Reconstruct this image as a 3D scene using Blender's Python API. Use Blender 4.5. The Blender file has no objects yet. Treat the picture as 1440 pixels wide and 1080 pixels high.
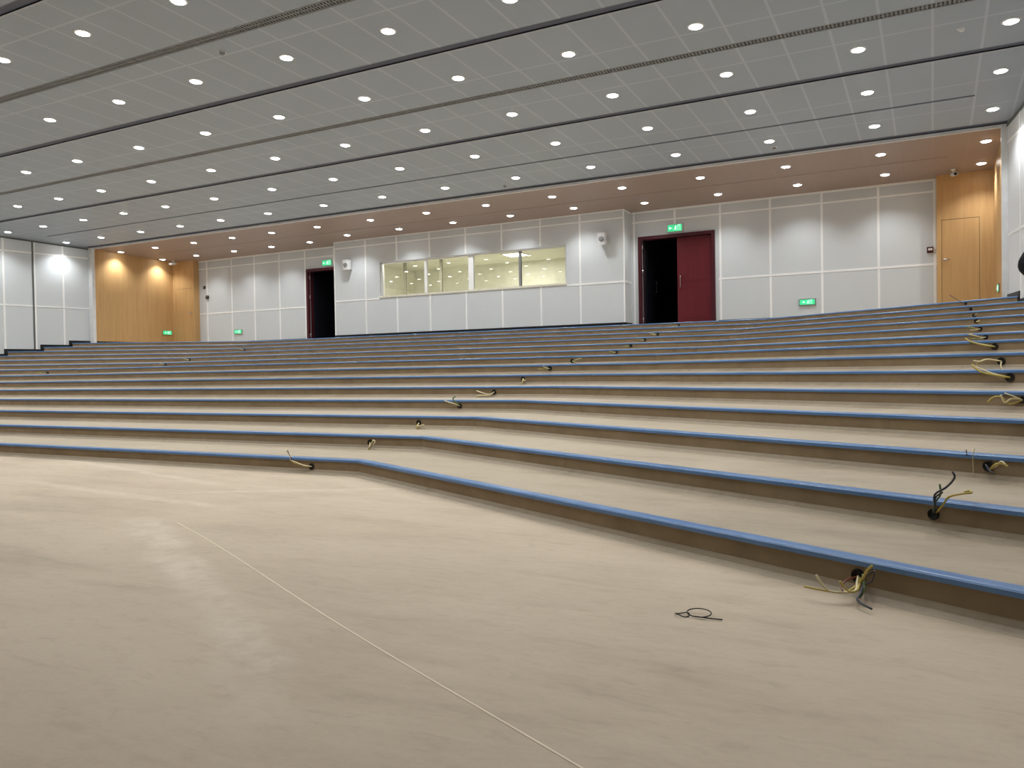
import bpy, math, random
from mathutils import Vector, Matrix
random.seed(7)
C = bpy.context.scene.collection
SC = bpy.context.scene
PI = math.pi

# ------------------------------------------------------------------ helpers
class MB:
    """collects shapes and links them as ONE mesh object"""
    def __init__(s): s.v = []; s.f = []; s.m = []; s.sm = []
    def add(s, verts, faces, mi=0, smooth=False):
        n = len(s.v); s.v += [tuple(p) for p in verts]
        for f in faces: s.f.append([n + i for i in f]); s.m.append(mi); s.sm.append(smooth)
    def box(s, a, b, mi=0):
        x0, y0, z0 = [min(a[i], b[i]) for i in range(3)]; x1, y1, z1 = [max(a[i], b[i]) for i in range(3)]
        s.add([(x0,y0,z0),(x1,y0,z0),(x1,y1,z0),(x0,y1,z0),(x0,y0,z1),(x1,y0,z1),(x1,y1,z1),(x0,y1,z1)],
              [(0,3,2,1),(4,5,6,7),(0,1,5,4),(1,2,6,5),(2,3,7,6),(3,0,4,7)], mi)
    def hexa(s, lo, hi, mi=0):
        """lo, hi: matching 4-point loops"""
        s.add(list(lo) + list(hi), [(0,3,2,1),(4,5,6,7),(0,1,5,4),(1,2,6,5),(2,3,7,6),(3,0,4,7)], mi)
    def obox(s, p, q, th, z0, z1, mi=0, z0q=None, z1q=None):
        """upright slab whose face runs p->q in plan, thickened by th to the left of p->q"""
        z0q = z0 if z0q is None else z0q; z1q = z1 if z1q is None else z1q
        d = Vector((q[0]-p[0], q[1]-p[1])).normalized(); n = Vector((-d.y, d.x)) * th
        s.hexa([(p[0],p[1],z0),(q[0],q[1],z0q),(q[0]+n.x,q[1]+n.y,z0q),(p[0]+n.x,p[1]+n.y,z0)],
               [(p[0],p[1],z1),(q[0],q[1],z1q),(q[0]+n.x,q[1]+n.y,z1q),(p[0]+n.x,p[1]+n.y,z1)], mi)
    def lathe(s, prof, seg=24, mi=0, M=None, smooth=True):
        vs = []; n = len(prof)
        for k in range(seg):
            a = 2*PI*k/seg
            for r, z in prof:
                p = Vector((r*math.cos(a), r*math.sin(a), z)); vs.append(M @ p if M else p)
        fs = []
        for k in range(seg):
            k2 = (k+1) % seg
            for i in range(n-1): fs.append((k*n+i, k2*n+i, k2*n+i+1, k*n+i+1))
        s.add(vs, fs, mi, smooth)
    def tube(s, pts, r, seg=6, mi=0, r1=None):
        pts = [Vector(p) for p in pts]; n = len(pts); vs = []
        up = Vector((0.13, 0.21, 0.97))
        for i, p in enumerate(pts):
            t = (pts[min(i+1, n-1)] - pts[max(i-1, 0)]).normalized()
            a = t.cross(up)
            if a.length < 1e-3: a = t.cross(Vector((1,0,0)))
            a.normalize(); b = a.cross(t)
            rr = r if r1 is None else r + (r1-r)*i/(n-1)
            for k in range(seg):
                g = 2*PI*k/seg; vs.append(p + a*math.cos(g)*rr + b*math.sin(g)*rr)
        fs = [(i*seg+k, i*seg+(k+1)%seg, (i+1)*seg+(k+1)%seg, (i+1)*seg+k) for i in range(n-1) for k in range(seg)]
        fs.append(tuple(range(seg))[::-1]); fs.append(tuple(range((n-1)*seg, n*seg)))
        s.add(vs, fs, mi, True)
    def sweep(s, path, prof, mi=0):
        """closed profile [(d, z)] swept along a level polyline; d is measured to the front (-normal) side"""
        nr = miters(path); n = len(prof); vs = []
        for (x, y, z), (nx, ny) in zip(path, nr):
            for d, h in prof: vs.append((x - nx*d, y - ny*d, z + h))
        fs = []
        for i in range(len(path)-1):
            for k in range(n):
                k2 = (k+1) % n; fs.append((i*n+k, i*n+k2, (i+1)*n+k2, (i+1)*n+k))
        fs.append(tuple(range(n))); fs.append(tuple(range((len(path)-1)*n, len(path)*n))[::-1])
        s.add(vs, fs, mi)
    def build(s, name, mats, parent=None, loc=None):
        me = bpy.data.meshes.new(name); me.from_pydata(s.v, [], s.f)
        for m in (mats if isinstance(mats, (list, tuple)) else [mats]): me.materials.append(m)
        me.polygons.foreach_set('material_index', s.m); me.polygons.foreach_set('use_smooth', s.sm)
        me.update()
        import bmesh
        bm = bmesh.new(); bm.from_mesh(me); bmesh.ops.recalc_face_normals(bm, faces=bm.faces); bm.to_mesh(me); bm.free()
        o = bpy.data.objects.new(name, me); C.objects.link(o)
        if parent: o.parent = parent
        if loc: o.location = loc
        return o

def miters(path):
    """unit-ish plan normals (pointing to the back, +y side) with mitred length at every corner"""
    segs = []
    for a, b in zip(path, path[1:]):
        d = Vector((b[0]-a[0], b[1]-a[1])).normalized(); segs.append(Vector((-d.y, d.x)))
    out = []
    for i in range(len(path)):
        if i == 0: n = segs[0].copy()
        elif i == len(path)-1: n = segs[-1].copy()
        else:
            n = (segs[i-1] + segs[i]).normalized(); n = n / n.dot(segs[i])
        out.append((n.x, n.y))
    return out

def empty(name, loc=(0,0,0), rot=(0,0,0)):
    o = bpy.data.objects.new(name, None); C.objects.link(o); o.location = loc; o.rotation_euler = rot
    o.empty_display_size = .1
    return o
def tag(o, label, cat, group=None, kind=None):
    o['label'] = label; o['category'] = cat
    if group: o['group'] = group
    if kind: o['kind'] = kind
    return o
def struct(o, label, cat, group=None): return tag(o, label, cat, group, 'structure')
def copy_tree(o, parent=None):
    c = o.copy(); C.objects.link(c)
    if parent: c.parent = parent
    for ch in [k for k in bpy.data.objects if k.parent == o]: copy_tree(ch, c)
    return c

# ------------------------------------------------------------------ materials
def L(r, g, b):
    f = lambda c: (c/255/12.92) if c <= 10.31 else ((c/255+.055)/1.055)**2.4
    return (f(r), f(g), f(b), 1)
class N:
    def __init__(s, name):
        s.mat = bpy.data.materials.new(name); s.mat.use_nodes = True
        s.t = s.mat.node_tree; s.b = s.t.nodes['Principled BSDF']; s.out = s.t.nodes['Material Output']
    def n(s, kind, **kw):
        o = s.t.nodes.new(kind)
        for k, v in kw.items():
            if k.startswith('i_'):
                key = k[2:]; key = int(key) if key.isdigit() else key.replace('_', ' ')
                if isinstance(v, bpy.types.NodeSocket): s.t.links.new(v, o.inputs[key])
                else: o.inputs[key].default_value = v
            else: setattr(o, k, v)
        return o
    def math(s, op, a, b=None, c=None):
        o = s.t.nodes.new('ShaderNodeMath'); o.operation = op
        for i, v in enumerate((a, b, c)):
            if v is None: continue
            if isinstance(v, bpy.types.NodeSocket): s.t.links.new(v, o.inputs[i])
            else: o.inputs[i].default_value = v
        return o.outputs[0]
    def mix(s, fac, a, b):
        o = s.t.nodes.new('ShaderNodeMix'); o.data_type = 'RGBA'
        for sock, v in ((o.inputs[0], fac), (o.inputs[6], a), (o.inputs[7], b)):
            if isinstance(v, bpy.types.NodeSocket): s.t.links.new(v, sock)
            else: sock.default_value = v
        return o.outputs[2]
    def ramp(s, fac, stops):
        o = s.t.nodes.new('ShaderNodeValToRGB'); s.t.links.new(fac, o.inputs[0])
        e = o.color_ramp.elements
        while len(e) < len(stops): e.new(.5)
        for el, (p, c) in zip(e, stops): el.position = p; el.color = c if len(c) == 4 else (*c, 1)
        return o.outputs[0]
    def coord(s, scale=(1,1,1)):
        tc = s.n('ShaderNodeTexCoord'); mp = s.n('ShaderNodeMapping'); mp.inputs['Scale'].default_value = scale
        s.t.links.new(tc.outputs['Object'], mp.inputs[0]); return mp.outputs[0]
    def noise(s, vec, scale, detail=4, rough=.55, dist=0):
        o = s.n('ShaderNodeTexNoise'); s.t.links.new(vec, o.inputs['Vector'])
        o.inputs['Scale'].default_value = scale; o.inputs['Detail'].default_value = detail
        o.inputs['Roughness'].default_value = rough; o.inputs['Distortion'].default_value = dist
        return o.outputs[0]
    def set(s, color=None, rough=None, spec=None, metal=None, bump=None, bstr=.2, bdist=.02):
        for key, v in (('Base Color', color), ('Roughness', rough), ('Specular IOR Level', spec), ('Metallic', metal)):
            if v is None: continue
            if isinstance(v, bpy.types.NodeSocket): s.t.links.new(v, s.b.inputs[key])
            else: s.b.inputs[key].default_value = v
        if bump is not None:
            o = s.n('ShaderNodeBump', i_Height=bump); o.inputs['Strength'].default_value = bstr; o.inputs['Distance'].default_value = bdist
            s.t.links.new(o.outputs[0], s.b.inputs['Normal'])
        return s.mat

def simple(name, col, rough=.5, spec=.4, metal=0, var=.06, scale=6, bstr=.05):
    """flat paint or plastic with a little procedural mottling"""
    m = N(name); nz = m.noise(m.coord(), scale, 5)
    d = tuple(c*(1-var) for c in col[:3]) + (1,); u = tuple(min(1, c*(1+var)) for c in col[:3]) + (1,)
    return m.set(m.ramp(nz, [(.3, d), (.7, u)]), rough, spec, metal, nz, bstr, .004)
def emit(name, col, strength, back=None):
    m = N(name); m.set(col, .4, .3)
    nz = m.noise(m.coord(), 40, 2)
    s_ = m.math('MULTIPLY_ADD', nz, strength*.1, strength*.95)
    m.b.inputs['Emission Color'].default_value = col; m.t.links.new(s_, m.b.inputs['Emission Strength'])
    return m.mat

def make_concrete(name, scuffs):
    m = N(name); co = m.coord()
    st = m.coord((.35, 1.6, 1)); big = m.noise(co, .55, 5, .6, .6); mid = m.noise(st, 2.2, 6, .62, .9); fine = m.noise(co, 38, 4, .7); patch = m.noise(m.coord((1, 2.4, 1)), 7.5, 5, .65, .6)
    col = m.ramp(big, [(.25, L(*FLOOR_A)), (.5, L(*FLOOR_B)), (.78, L(*FLOOR_C))])
    col = m.mix(m.math('MULTIPLY', m.ramp(mid, [(.42, (0,0,0)), (.66, (1,1,1))]), .55), col, L(*FLOOR_C))
    col = m.mix(m.math('MULTIPLY', m.ramp(mid, [(.25, (1,1,1)), (.44, (0,0,0))]), .42), col, L(*FLOOR_D))
    col = m.mix(m.math('MULTIPLY', m.ramp(fine, [(.35, (1,1,1)), (.55, (0,0,0))]), .10), col, L(*FLOOR_D))
    col = m.mix(m.math('MULTIPLY', m.ramp(patch, [(.5, (0,0,0)), (.72, (1,1,1))]), .35), col, L(*FLOOR_C))
    col = m.mix(m.math('MULTIPLY', m.ramp(patch, [(.28, (1,1,1)), (.46, (0,0,0))]), .28), col, L(*FLOOR_D))
    if scuffs:   # pale trowel smears left on the screed, each a strip between two points
        tc = m.n('ShaderNodeTexCoord'); sx = m.n('ShaderNodeSeparateXYZ'); m.t.links.new(tc.outputs['Object'], sx.inputs[0])
        wob = m.noise(co, 3.2, 5, .7)
        for (ax, ay), (bx, by), w, amt in scuffs:
            dx, dy = bx-ax, by-ay; ln = math.hypot(dx, dy); dx /= ln; dy /= ln
            px = m.math('SUBTRACT', sx.outputs[0], ax); py = m.math('SUBTRACT', sx.outputs[1], ay)
            along = m.math('ADD', m.math('MULTIPLY', px, dx), m.math('MULTIPLY', py, dy))
            off = m.math('ADD', m.math('MULTIPLY', px, -dy), m.math('MULTIPLY', py, dx))
            off = m.math('ADD', off, m.math('MULTIPLY_ADD', wob, w*1.6, -w*.8))
            mr = m.n('ShaderNodeMapRange', interpolation_type='SMOOTHSTEP', i_0=m.math('ABSOLUTE', off), i_1=w*.25, i_2=w, i_3=1.0, i_4=0.0)
            e0 = m.n('ShaderNodeMapRange', interpolation_type='SMOOTHSTEP', i_0=along, i_1=-.15, i_2=.3, i_3=0.0, i_4=1.0)
            e1 = m.n('ShaderNodeMapRange', interpolation_type='SMOOTHSTEP', i_0=along, i_1=ln*.8, i_2=ln, i_3=1.0, i_4=0.0)
            brk = m.ramp(m.noise(co, 5.5, 4, .7), [(.32, (0,0,0)), (.6, (1,1,1))])
            f = m.math('MULTIPLY', m.math('MULTIPLY', mr.outputs[0], brk), m.math('MULTIPLY', e0.outputs[0], e1.outputs[0]))
            col = m.mix(m.math('MULTIPLY', f, amt), col, L(*FLOOR_S))
    rg = m.math('MULTIPLY_ADD', mid, .22, .42)
    return m.set(col, rg, .32, 0, m.math('ADD', m.math('MULTIPLY', mid, .6), m.math('MULTIPLY', fine, .25)), .12, .012)

FLOOR_A = (168,152,131); FLOOR_B = (180,163,141); FLOOR_C = (194,178,156); FLOOR_D = (146,130,108); FLOOR_S = (206,192,172)
M = {}
M['floor'] = make_concrete('screed', [((-4.8,3.62),(-2.9,2.5),.17,.75), ((-3.3,2.75),(-1.7,1.8),.13,.5), ((-7.6,4.5),(-4.2,4.1),.10,.5), ((-9.5,6.0),(-5.2,4.9),.09,.5), ((-5.6,4.5),(-3.0,5.9),.07,.45), ((-2.6,2.3),(-1.5,1.5),.16,.3)])
FLOOR_A = (152,138,118); FLOOR_B = (161,147,126); FLOOR_C = (174,160,139); FLOOR_D = (128,114,95)
M['tread'] = make_concrete('step_screed', [])
m = N('riser_brown'); co = m.coord(); nz = m.noise(co, 3, 6, .65, .5)  # base colour darker and browner than the treads
M['riser'] = m.set(m.ramp(nz, [(.3, L(132,114,90)), (.7, L(154,135,109))]), .8, .15, 0, m.noise(co, 60, 4), .15, .006)
m = N('blue_nosing'); nz = m.noise(m.coord((.4,.4,1)), 9, 5, .6)
M['blue'] = m.set(m.ramp(nz, [(.3, L(80,116,160)), (.7, L(92,128,174))]), .3, .55, 0)

def panel_mat(name, a, b, rough, ribs):
    """pressed wall board with close perforation rows"""
    m = N(name); co = m.coord()
    w = m.n('ShaderNodeTexWave', wave_type='BANDS', bands_direction='Z'); m.t.links.new(co, w.inputs[0]); w.inputs['Scale'].default_value = ribs; w.inputs['Distortion'].default_value = .1
    nz = m.noise(co, 1.4, 4)
    return m.set(m.mix(m.math('MULTIPLY_ADD', w.outputs[1], .25, m.math('MULTIPLY', nz, .5)), a, b), rough, .35, 0, w.outputs[1], .06, .004)
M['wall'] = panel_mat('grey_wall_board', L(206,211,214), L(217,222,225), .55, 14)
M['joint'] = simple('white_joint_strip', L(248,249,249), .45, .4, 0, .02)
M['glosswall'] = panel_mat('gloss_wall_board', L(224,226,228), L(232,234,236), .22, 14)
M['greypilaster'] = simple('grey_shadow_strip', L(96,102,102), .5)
M['white'] = simple('white_enamel', L(226,227,228), .35)
M['black'] = simple('black_skirting', L(20,22,26), .4)
def wood(name, a, b):
    m = N(name); co = m.coord((7, 7, .35)); nz = m.noise(co, 2.2, 6, .6, .8)
    return m.set(m.ramp(nz, [(.3, a), (.7, b)]), .42, .4, 0, nz, .05, .003)
M['wood'] = wood('oak_veneer', L(188,149,99), L(201,164,113))
M['maroon'] = wood('maroon_door_paint', L(92,22,32), L(104,28,38))
M['dark_maroon'] = wood('dark_maroon_frame', L(66,20,30), L(78,26,36))
M['dark'] = simple('unlit_corridor_shade', L(30,34,48), .7)  # darkness of the unlit corridor put into its wall colour
M['leaf_dark'] = simple('shaded_door_leaf', L(20,21,32), .6)  # shade of the unlit doorway put into the open leaf's colour
M['slot'] = simple('slot_interior', L(92,96,112), .6)
M['lip'] = simple('pale_grey_lip', L(178,184,192), .5)
M['steel'] = simple('brushed_steel', L(190,192,196), .28, .5, 1.0)
def ceil_mat(name, a, b, j, x0, pitch, crosses, lw):
    m = N(name); tc = m.n('ShaderNodeTexCoord'); sx = m.n('ShaderNodeSeparateXYZ'); m.t.links.new(tc.outputs['Object'], sx.inputs[0])
    u = m.math('FRACT', m.math('DIVIDE', m.math('SUBTRACT', sx.outputs[0], x0 - lw/2 - 60*pitch), pitch))
    mask = m.math('LESS_THAN', u, lw/pitch)
    for y in crosses:
        mask = m.math('MAXIMUM', mask, m.math('LESS_THAN', m.math('ABSOLUTE', m.math('SUBTRACT', sx.outputs[1], y)), lw*.5))
    co = m.coord(); nz = m.noise(co, 1.1, 4)
    vo = m.n('ShaderNodeTexVoronoi'); m.t.links.new(co, vo.inputs['Vector']); vo.inputs['Scale'].default_value = 60
    base = m.mix(m.math('MULTIPLY_ADD', nz, .7, m.math('MULTIPLY', vo.outputs[0], .25)), a, b)
    return m.set(m.mix(m.math('MULTIPLY', mask, .42), base, j), .5, .3, 0, vo.outputs[0], .05, .003)
CROSS = [6.6, 8.25, 10.67, 11.95, 14.35, 15.55]
M['ceil'] = ceil_mat('perforated_ceiling_tile', L(159,169,180), L(169,179,190), L(206,213,221), .637, .605, CROSS, .034)
M['ceil_brown'] = ceil_mat('timber_look_ceiling_tile', L(158,140,130), L(167,149,139), L(176,158,147), .637, .605, [18.0], .014)
M['lens'] = emit('lit_lens', (1, .98, .95, 1), 22)
M['green'] = emit('lit_green_sign', (.05, .60, .25, 1), .85)
M['paleg'] = emit('lit_sign_figure', (.55, 1, .72, 1), 1.5)
M['panel_light'] = emit('lit_panel', (1, .98, .9, 1), 9)
M['cream'] = simple('cream_room_paint', L(226,224,208), .6)
M['room_post'] = simple('grey_room_post', L(150,146,128), .6)
M['copper'] = simple('yellow_wire', L(184,164,84), .45)
M['greenwire'] = simple('green_wire', L(96,120,70), .45)
M['palewire'] = simple('pale_wire', L(214,200,158), .45)
M['bluewire'] = simple('grey_blue_wire', L(58,62,70), .45)
M['redwire'] = simple('rust_red_wire', L(120,64,48), .45)
M['hole'] = simple('conduit_mouth', L(14,12,10), .7)
M['chalk'] = simple('chalk', L(222,209,187), .9, .1)
M['alarm'] = simple('dark_red_plastic', L(74,24,26), .35)
M['grille'] = simple('grey_grille', L(136,138,140), .5)
# glass: clear pane that mirrors the lit hall
m = N('clear_glass'); tr = m.n('ShaderNodeBsdfTransparent'); gl = m.n('ShaderNodeBsdfGlossy'); gl.inputs['Roughness'].default_value = .008
tr.inputs[0].default_value = (.97, .975, .95, 1)
nz = m.noise(m.coord(), .8, 2); bp = m.n('ShaderNodeBump', i_Height=nz); bp.inputs['Strength'].default_value = .02; bp.inputs['Distance'].default_value = .02
fr = m.n('ShaderNodeFresnel', i_IOR=1.55)
mx = m.n('ShaderNodeMixShader'); m.t.links.new(m.math('MULTIPLY', fr.outputs[0], 1.6), mx.inputs[0]); m.t.links.new(tr.outputs[0], mx.inputs[1]); m.t.links.new(gl.outputs[0], mx.inputs[2])
m.t.links.new(mx.outputs[0], m.out.inputs[0]); m.t.nodes.remove(m.b); M['glass'] = m.mat

# ------------------------------------------------------------------ measured layout (metres; camera stands at x = y = 0)
H0, SLOPE = 5.811, .0361
def zc(y): return H0 - SLOPE*y
CX = -11.64
CAM_Z = .961
def wallx(y, side):                       # the splayed side walls
    return CX + side*(15.387 + (.09 if side > 0 else 0) - .1572*y) if y <= 16.8 else (1.18 if side > 0 else -24.37)
Y_PORTAL, Y_BACK, Y_BOOTH, Z_LAND = 16.8, 20.25, 19.76, 2.083
BX0, BX1 = -16.68, -7.04
ROWS = []
_Y = [5.898,6.817,7.736,8.655,9.575,10.494,11.413,12.813,15.055,15.974,16.893,17.812,18.732,19.5]
for i in range(14):
    z = CAM_Z - .812 + .1494*i if i < 13 else Z_LAND
    th = .4756 + .011*i; kr = -4.737 + .097*i; kl = -18.543 - .097*i; tt = math.tan(th)
    Y = _Y[i]
    # right wall: u = 15.387-.1572 y, y = Y - tt*(CX+u-kr)
    y = (Y - tt*(CX + 15.477 - kr)) / (1 - tt*.1572); xr = CX + 15.477 - .1572*y + .05
    yl = (Y - tt*(kl - (CX - 15.387))) / (1 - tt*.1572); xl = CX - 15.387 + .1572*yl - .05
    ROWS.append([(xl, Y - tt*(kl-xl), z), (kl, Y, z), (kr, Y, z), (xr, Y - tt*(xr-kr), z)])
def riser_y(i, x):                        # y of the face of row i (0-based) at x
    p = ROWS[i]
    for a, b in zip(p, p[1:]):
        if x <= b[0] or b is p[-1]: return a[1] + (b[1]-a[1])*(x-a[0])/(b[0]-a[0])
def riser_ang(i, x):
    p = ROWS[i]
    for a, b in zip(p, p[1:]):
        if x <= b[0] or b is p[-1]: return math.atan2(b[1]-a[1], b[0]-a[0])
ORD = ['first','second','third','fourth','fifth','sixth','seventh','eighth','ninth','tenth','eleventh','twelfth','thirteenth','fourteenth','fifteenth']

# ------------------------------------------------------------------ floor and steps
b = MB(); b.box((-28.2,-4.2,-.2), (4.9,10.5,0))
struct(b.build('floor', M['floor']), 'flat beige concrete screed floor in front of the lowest step', 'floor')
for i, path in enumerate(ROWS):
    z0 = 0 if i == 0 else ROWS[i-1][0][2]
    r = path[0][2] - z0
    back = ROWS[i+1] if i < 13 else [(-24.7, 20.6, 0), (-18, 20.6, 0), (-5, 20.6, 0), (1.5, 20.6, 0)]
    b = MB(); nr = miters(path)
    for k in range(3):
        a, c = path[k], path[k+1]; an, cn = nr[k], nr[k+1]
        at = lambda p, n, d, z: (p[0]-n[0]*d, p[1]-n[1]*d, z)
        # profile from the floor up: little mortar fillet, riser, tread
        prof = [(.05, z0), (.012, z0+.02), (0, z0+.045), (0, path[0][2])]
        for q, (p0, p1) in enumerate(zip(prof, prof[1:])):
            b.add([at(a,an,p0[0],p0[1]), at(c,cn,p0[0],p0[1]), at(c,cn,p1[0],p1[1]), at(a,an,p1[0],p1[1])], [(0,1,2,3)], 1 if q == 2 else 0)
        b.add([(a[0],a[1],a[2]), (c[0],c[1],c[2]), (back[k+1][0],back[k+1][1]+.02,c[2]), (back[k][0],back[k][1]+.02,a[2])], [(0,1,2,3)], 0)
        b.add([at(a,an,.05,z0), at(c,cn,.05,z0), (back[k+1][0],back[k+1][1]+.02,z0), (back[k][0],back[k][1]+.02,z0)], [(0,3,2,1)], 0)
        b.add([(back[k][0],back[k][1]+.02,z0), (back[k+1][0],back[k+1][1]+.02,z0), (back[k+1][0],back[k+1][1]+.02,a[2]), (back[k][0],back[k][1]+.02,a[2])], [(0,1,2,3)], 0)
    b.add([at(path[0],nr[0],.05,z0), (path[0][0],path[0][1],z0+.045), path[0], (back[0][0],back[0][1]+.02,path[0][2]), (back[0][0],back[0][1]+.02,z0)], [(0,1,2,3,4)], 0)
    b.add([at(path[3],nr[3],.05,z0), (path[3][0],path[3][1],z0+.045), path[3], (back[3][0],back[3][1]+.02,path[3][2]), (back[3][0],back[3][1]+.02,z0)], [(4,3,2,1,0)], 0)
    st = b.build('concrete_step', [M['tread'], M['riser']])
    nm = {0: 'lowest wide concrete step, its blue edge bordering the open floor', 7: 'eighth concrete step up, the deep one with extra wide tread',
          13: 'topmost concrete step, the landing before the doors and glass booth'}.get(i, '%s concrete step up from the floor, with blue edge strip' % ORD[i])
    struct(st, nm, 'step', 'stepped concrete rows')
    e = MB(); e.sweep(path, [(-.068,.001), (-.068,.005), (-.002,.006), (.005,.004), (.011,-.003), (.012,-.022), (.001,-.024), (.001,.001)])
    es = e.build('edge_strip', M['blue'], st); es['label'] = 'blue metal edge strip'

# chalk line and wire loop lying on the floor
def flat_strip(pts, w, z0, z1):
    mb = MB()
    for (a, c) in zip(pts, pts[1:]):
        d = Vector((c[0]-a[0], c[1]-a[1])).normalized(); n = Vector((-d.y, d.x))*w/2
        mb.hexa([(a[0]-n.x,a[1]-n.y,z0),(c[0]-n.x,c[1]-n.y,z0),(c[0]+n.x,c[1]+n.y,z0),(a[0]+n.x,a[1]+n.y,z0)],
                [(a[0]-n.x,a[1]-n.y,z1),(c[0]-n.x,c[1]-n.y,z1),(c[0]+n.x,c[1]+n.y,z1),(a[0]+n.x,a[1]+n.y,z1)])
    return mb
A0, A1 = Vector((-4.4, 3.6)), Vector((-.77, 1.76)); dd = (A1-A0)
pts = [tuple(A0 + dd*t + Vector((.45,.9)).normalized()*.012*math.sin(t*7)) for t in [k/14 for k in range(18)]]
tag(flat_strip(pts, .007, 0, .0012).build('chalk_line', M['chalk']), 'thin pale straight line across the bare floor in the foreground', 'line')
b = MB(); cx, cy = -.81, 3.03
lp = []
for k in range(25):
    a = PI*.05 + 2*PI*k/24; lp.append((cx - .035 + .075*math.cos(a), cy + .055 + .06*math.sin(a), .006 + .012*(.5+.5*math.sin(a))))
lp2 = [(cx-.13+.045*math.cos(t), cy+.012+.035*math.sin(t), .006+.004*math.sin(2*t)) for t in [.3+k*2*PI/16 for k in range(16)]]
lp3 = [(cx-.06,cy+.0,.006), (cx+.0,cy-.01,.008), (cx+.06,cy+.0,.006), (cx+.12,cy+.012,.005)]
sh = lambda q: [(-.785+(x-cx)*.62, 3.02+(y-cy)*.6, z) for x, y, z in q]
b.tube(sh(lp), .0022, 6); b.tube(sh(lp2), .0022, 6); b.tube(sh(lp3), .0026, 6)
tag(b.build('wire_offcut', M['hole']), 'dark looped wire offcut lying alone on the bare floor', 'wire')

# ------------------------------------------------------------------ wire bundles in the risers
SPL = lambda pts: pts if len(pts) < 3 else [tuple(Vector(pts[max(i-1,0)]).lerp(Vector(pts[i]),0) if False else
      0.5*((2*Vector(pts[i])) + (-Vector(pts[max(i-1,0)])+Vector(pts[min(i+1,len(pts)-1)]))*t +
      (2*Vector(pts[max(i-1,0)])-5*Vector(pts[i])+4*Vector(pts[min(i+1,len(pts)-1)])-Vector(pts[min(i+2,len(pts)-1)]))*t*t +
      (-Vector(pts[max(i-1,0)])+3*Vector(pts[i])-3*Vector(pts[min(i+1,len(pts)-1)])+Vector(pts[min(i+2,len(pts)-1)]))*t**3))
      for i in range(len(pts)-1) for t in ((0,.25,.5,.75) if i < len(pts)-2 else (0,.25,.5,.75,1))]
def bundle(row, x, z, wires, label, group, hole_r=.03):
    hole_r *= .85
    i = row-1; y = riser_y(i, x)
    t = empty('wire_bundle', (x, y, z), (0, 0, riser_ang(i, x)))
    tag(t, label, 'wires', group)
    c = MB(); Mx = Matrix.Rotation(PI/2, 4, 'X')       # conduit mouth: dark ring, local -y is out of the riser
    c.lathe([(0,.004),(hole_r*.78,.004),(hole_r*.8,.010),(hole_r,.010),(hole_r,-.01),(0,-.01)], 16, 0, Mx)
    cd = c.build('conduit', M['hole'], t); cd['label'] = 'black conduit mouth'
    for w in wires:
        mt, pts = w[0], w[1]; rr = w[2] if len(w) > 2 else .0035
        q = MB(); q.tube(SPL([(a, -n, h) for a, n, h in pts]), rr, 6); wo = q.build('wire', M[mt], t)
    return t
GR, GL_ = 'loose wires along the aisle at the right', 'loose wires along the middle aisle'
R1 = [('copper', [(.008,0,-.005),(.036,.05,-.015),(.075,.08,.029),(.1,.1,.059),(.132,.12,.085)], .0055),
      ('copper', [(.008,0,-.005),(.048,.07,-.014),(.076,.14,-.023),(.055,.16,-.024),(.04,.17,-.006),(.03,.18,.013)], .0045),
      ('palewire', [(.0,0,.0),(.03,.06,-.01),(.06,.13,-.03),(.0,.2,-.03),(-.035,.22,.01),(-.05,.22,.03)], .005),
      ('copper', [(0,0,-.004),(.035,.07,-.02),(.03,.16,-.035),(-.03,.21,-.03),(-.10,.23,-.026)], .0045),
      ('redwire', [(-.003,0,-.004),(-.01,.06,-.007),(.0,.12,-.02),(.03,.16,-.03)], .004),
      ('bluewire', [(.016,0,-.003),(.058,.06,-.009),(.09,.13,-.03),(.10,.17,-.05),(.177,.2,-.06)], .0045),
      ('greenwire', [(.02,0,.0),(.05,.05,.02),(.08,.09,-.02),(.085,.13,-.05)], .0045),
      ('bluewire', [(.012,0,.0),(.08,.06,.03),(.125,.09,.06),(.12,.1,.02),(.09,.1,.0)], .003)]
R2 = [('bluewire', [(.002,0,.008),(.037,.06,.054),(.048,.08,.11),(.111,.1,.152),(.16,.12,.203),(.15,.12,.232)], .005),
      ('greenwire', [(-.002,0,.007),(.03,.05,.06),(.069,.07,.111),(.071,.08,.161)], .0045),
      ('bluewire', [(0,0,.007),(.03,.05,.07),(.05,.07,.10),(.085,.08,.125)], .004),
      ('copper', [(.013,0,.009),(.069,.05,.057),(.104,.06,.103),(.164,.05,.124),(.185,.02,.128),(.166,-.01,.132),(.13,-.03,.12)], .005)]
R3 = [('copper', [(.004,0,-.022),(.052,.04,.017),(.102,.06,.027),(.13,.07,.015)], .006),
      ('palewire', [(.004,0,-.02),(.06,.04,.013),(.094,.06,.039),(.119,.07,.025)], .005),
      ('bluewire', [(-.01,0,.0),(.0,.03,.01),(.03,.05,-.02),(.05,.05,-.03)], .005)]
bundle(1, -.28, .081, R1, 'tangle of yellow and red wires spilling from the lowest riser at right', GR, .034)
bundle(2, 0.0, .231, R2, 'black and yellow wires standing up over the second blue edge', GR, .032)
bundle(3, .27, .388, R3, 'short yellow wire pair curling from the third riser at right', GR, .034)
i3 = riser_y(2, .2); t = empty('loose_strand', (.2, i3, .388), (0,0,riser_ang(2, .2))); tag(t, 'thin pale strand hanging over the third blue edge at right', 'wire')
q = MB(); q.tube(SPL([(0,-.016,-.06),(.006,-.017,-.03),(.01,-.03,.04),(.02,-.03,.10)]), .002, 6); q.build('strand', M['palewire'], t)
q = MB(); q.tube([(-.03,-.017,.05),(-.032,-.017,.085)], .003, 6); q.build('dark_stub', M['bluewire'], t)
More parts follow.
